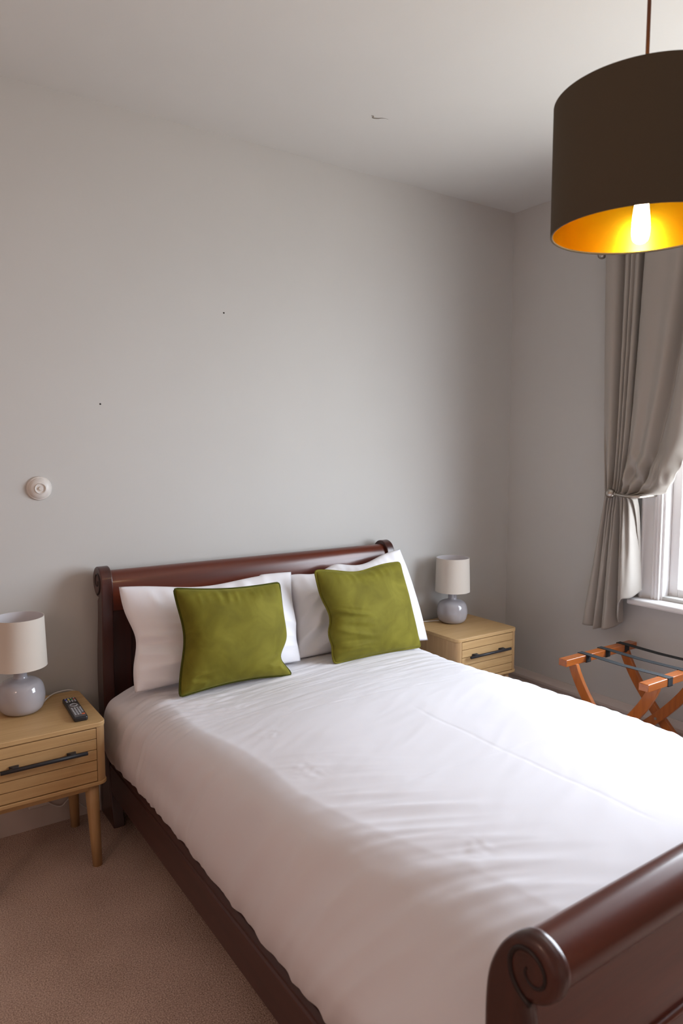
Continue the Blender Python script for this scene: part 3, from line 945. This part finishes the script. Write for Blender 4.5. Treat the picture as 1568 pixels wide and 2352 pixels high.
for xa, fl in ((-.552, False), (-.527, True), (-.130, False), (-.155, True)):
    prism('leg', leg_outline(fl), xa, xa + .022, 'x', RACKL, rk, .003, 2, 50)
for xa in (-.528, -.131):
    lathe('pivot_bolt', [(0, .029), (.006, .029), (.0075, .0265), (.0075, 0), (0, 0)], (xa, -1.156, .247), STEEL, rk, 16, 'x')
box('stretcher', (-.53, -1.335, .06), (-.13, -1.310, .085), RACKL, rk, .003)
for xs_ in (-.450, -.292, -.130):
    wd = .018
    sag = .004
    path = [(-.914, .543), (-.914, .5825), (-.966, .5825), (-1.05, .5795), (-1.156, .5775), (-1.26, .5795), (-1.346, .5825), (-1.398, .5825), (-1.398, .543)]
    out_ = path + [(y_ + (.0022 if i_ == 0 else (-.0022 if i_ == 8 else 0)) * -1, z_ - (.0022 if 0 < i_ < 8 else 0)) for i_, (y_, z_) in list(enumerate(path))[::-1]]
    # top run
    tr = [(-.912, .5802), (-.912, .5826), (-.966, .5826), (-1.05, .580), (-1.156, .578), (-1.26, .580), (-1.346, .5826), (-1.400, .5826), (-1.400, .5802), (-1.346, .5802), (-1.26, .5776), (-1.156, .5756), (-1.05, .5776), (-.966, .5802)]
    st = prism('strap', tr, xs_ - wd, xs_ + wd, 'x', STRAP, rk, 0)
    for yc in (-.940, -1.372):
        boxes('strap_loop', [((xs_ - wd, yc + .0242, .5425), (xs_ + wd, yc + .0268, .5822)), ((xs_ - wd, yc - .0268, .5425), (xs_ + wd, yc - .0242, .5822)), ((xs_ - wd, yc - .0268, .5425), (xs_ + wd, yc + .0268, .5449))], STRAP, st, 0)

# ------------------------------------------------------------------ pendant lamp
PXc, PYc, PZb, PR, PHs = -1.8836, -2.110, 2.115, .200, .294
pn_ = empty('pendant_lamp', (PXc, PYc, PZb), 'lit dark drum pendant with gold lining hanging above the foot of the bed', 'pendant lamp')
prof_o = [(PR, 0), (PR + .0012, .001), (PR + .0012, PHs - .001), (PR, PHs), (PR - .0012, PHs - .0005), (PR - .0012, .0005), (PR, 0)]
sh = lathe('lamp_shade', prof_o, (PXc, PYc, PZb), [OLIVE, GOLD], pn_, 128)
for p in sh.data.polygons:
    c = p.center
    if p.normal.x * c.x + p.normal.y * c.y < 0 and abs(p.normal.z) < .5:
        p.material_index = 1
for zz in (.0025, PHs - .0025):
    rg = [(PXc + (PR - .002) * math.cos(2 * math.pi * k / 96), PYc + (PR - .002) * math.sin(2 * math.pi * k / 96), PZb + zz) for k in range(96)]
    tube('rim_wire', rg, .0022, OLIVE, sh, 8, closed=True)
sp = PZb + PHs - .035
for k in range(3):
    a = k * 2 * math.pi / 3 + .9
    tube('spoke', [(PXc + .02 * math.cos(a), PYc + .02 * math.sin(a), sp), (PXc + (PR - .003) * math.cos(a), PYc + (PR - .003) * math.sin(a), sp)], .002, STEEL, pn_, 8)
lathe('lamp_holder', [(0, .115), (.017, .115), (.021, .12), (.021, .25), (.012, .268), (0, .268)], (PXc, PYc, PZb), BLACK, pn_, 28)
bl = [(0, -.028), (.009, -.026), (.0165, -.019), (.0195, -.006), (.0200, .010), (.0185, .034), (.0155, .060), (.014, .085), (.0135, .115), (0, .115)]
lathe('bulb', [(max(0, a), b) for a, b in [tuple(q) for q in catmull(bl, 3)]], (PXc, PYc, PZb), BULB, pn_, 32)
tube('cable', [(PXc, PYc, PZb + .265), (PXc, PYc, 2.7), (PXc, PYc, CH - .03)], .0042, BROWNC, pn_, 12)
lathe('ceiling_rose', [(0, -.045), (.012, -.045), (.03, -.035), (.05, -.015), (.052, 0), (0, 0)], (PXc, PYc, CH), WHITEP, pn_, 36)
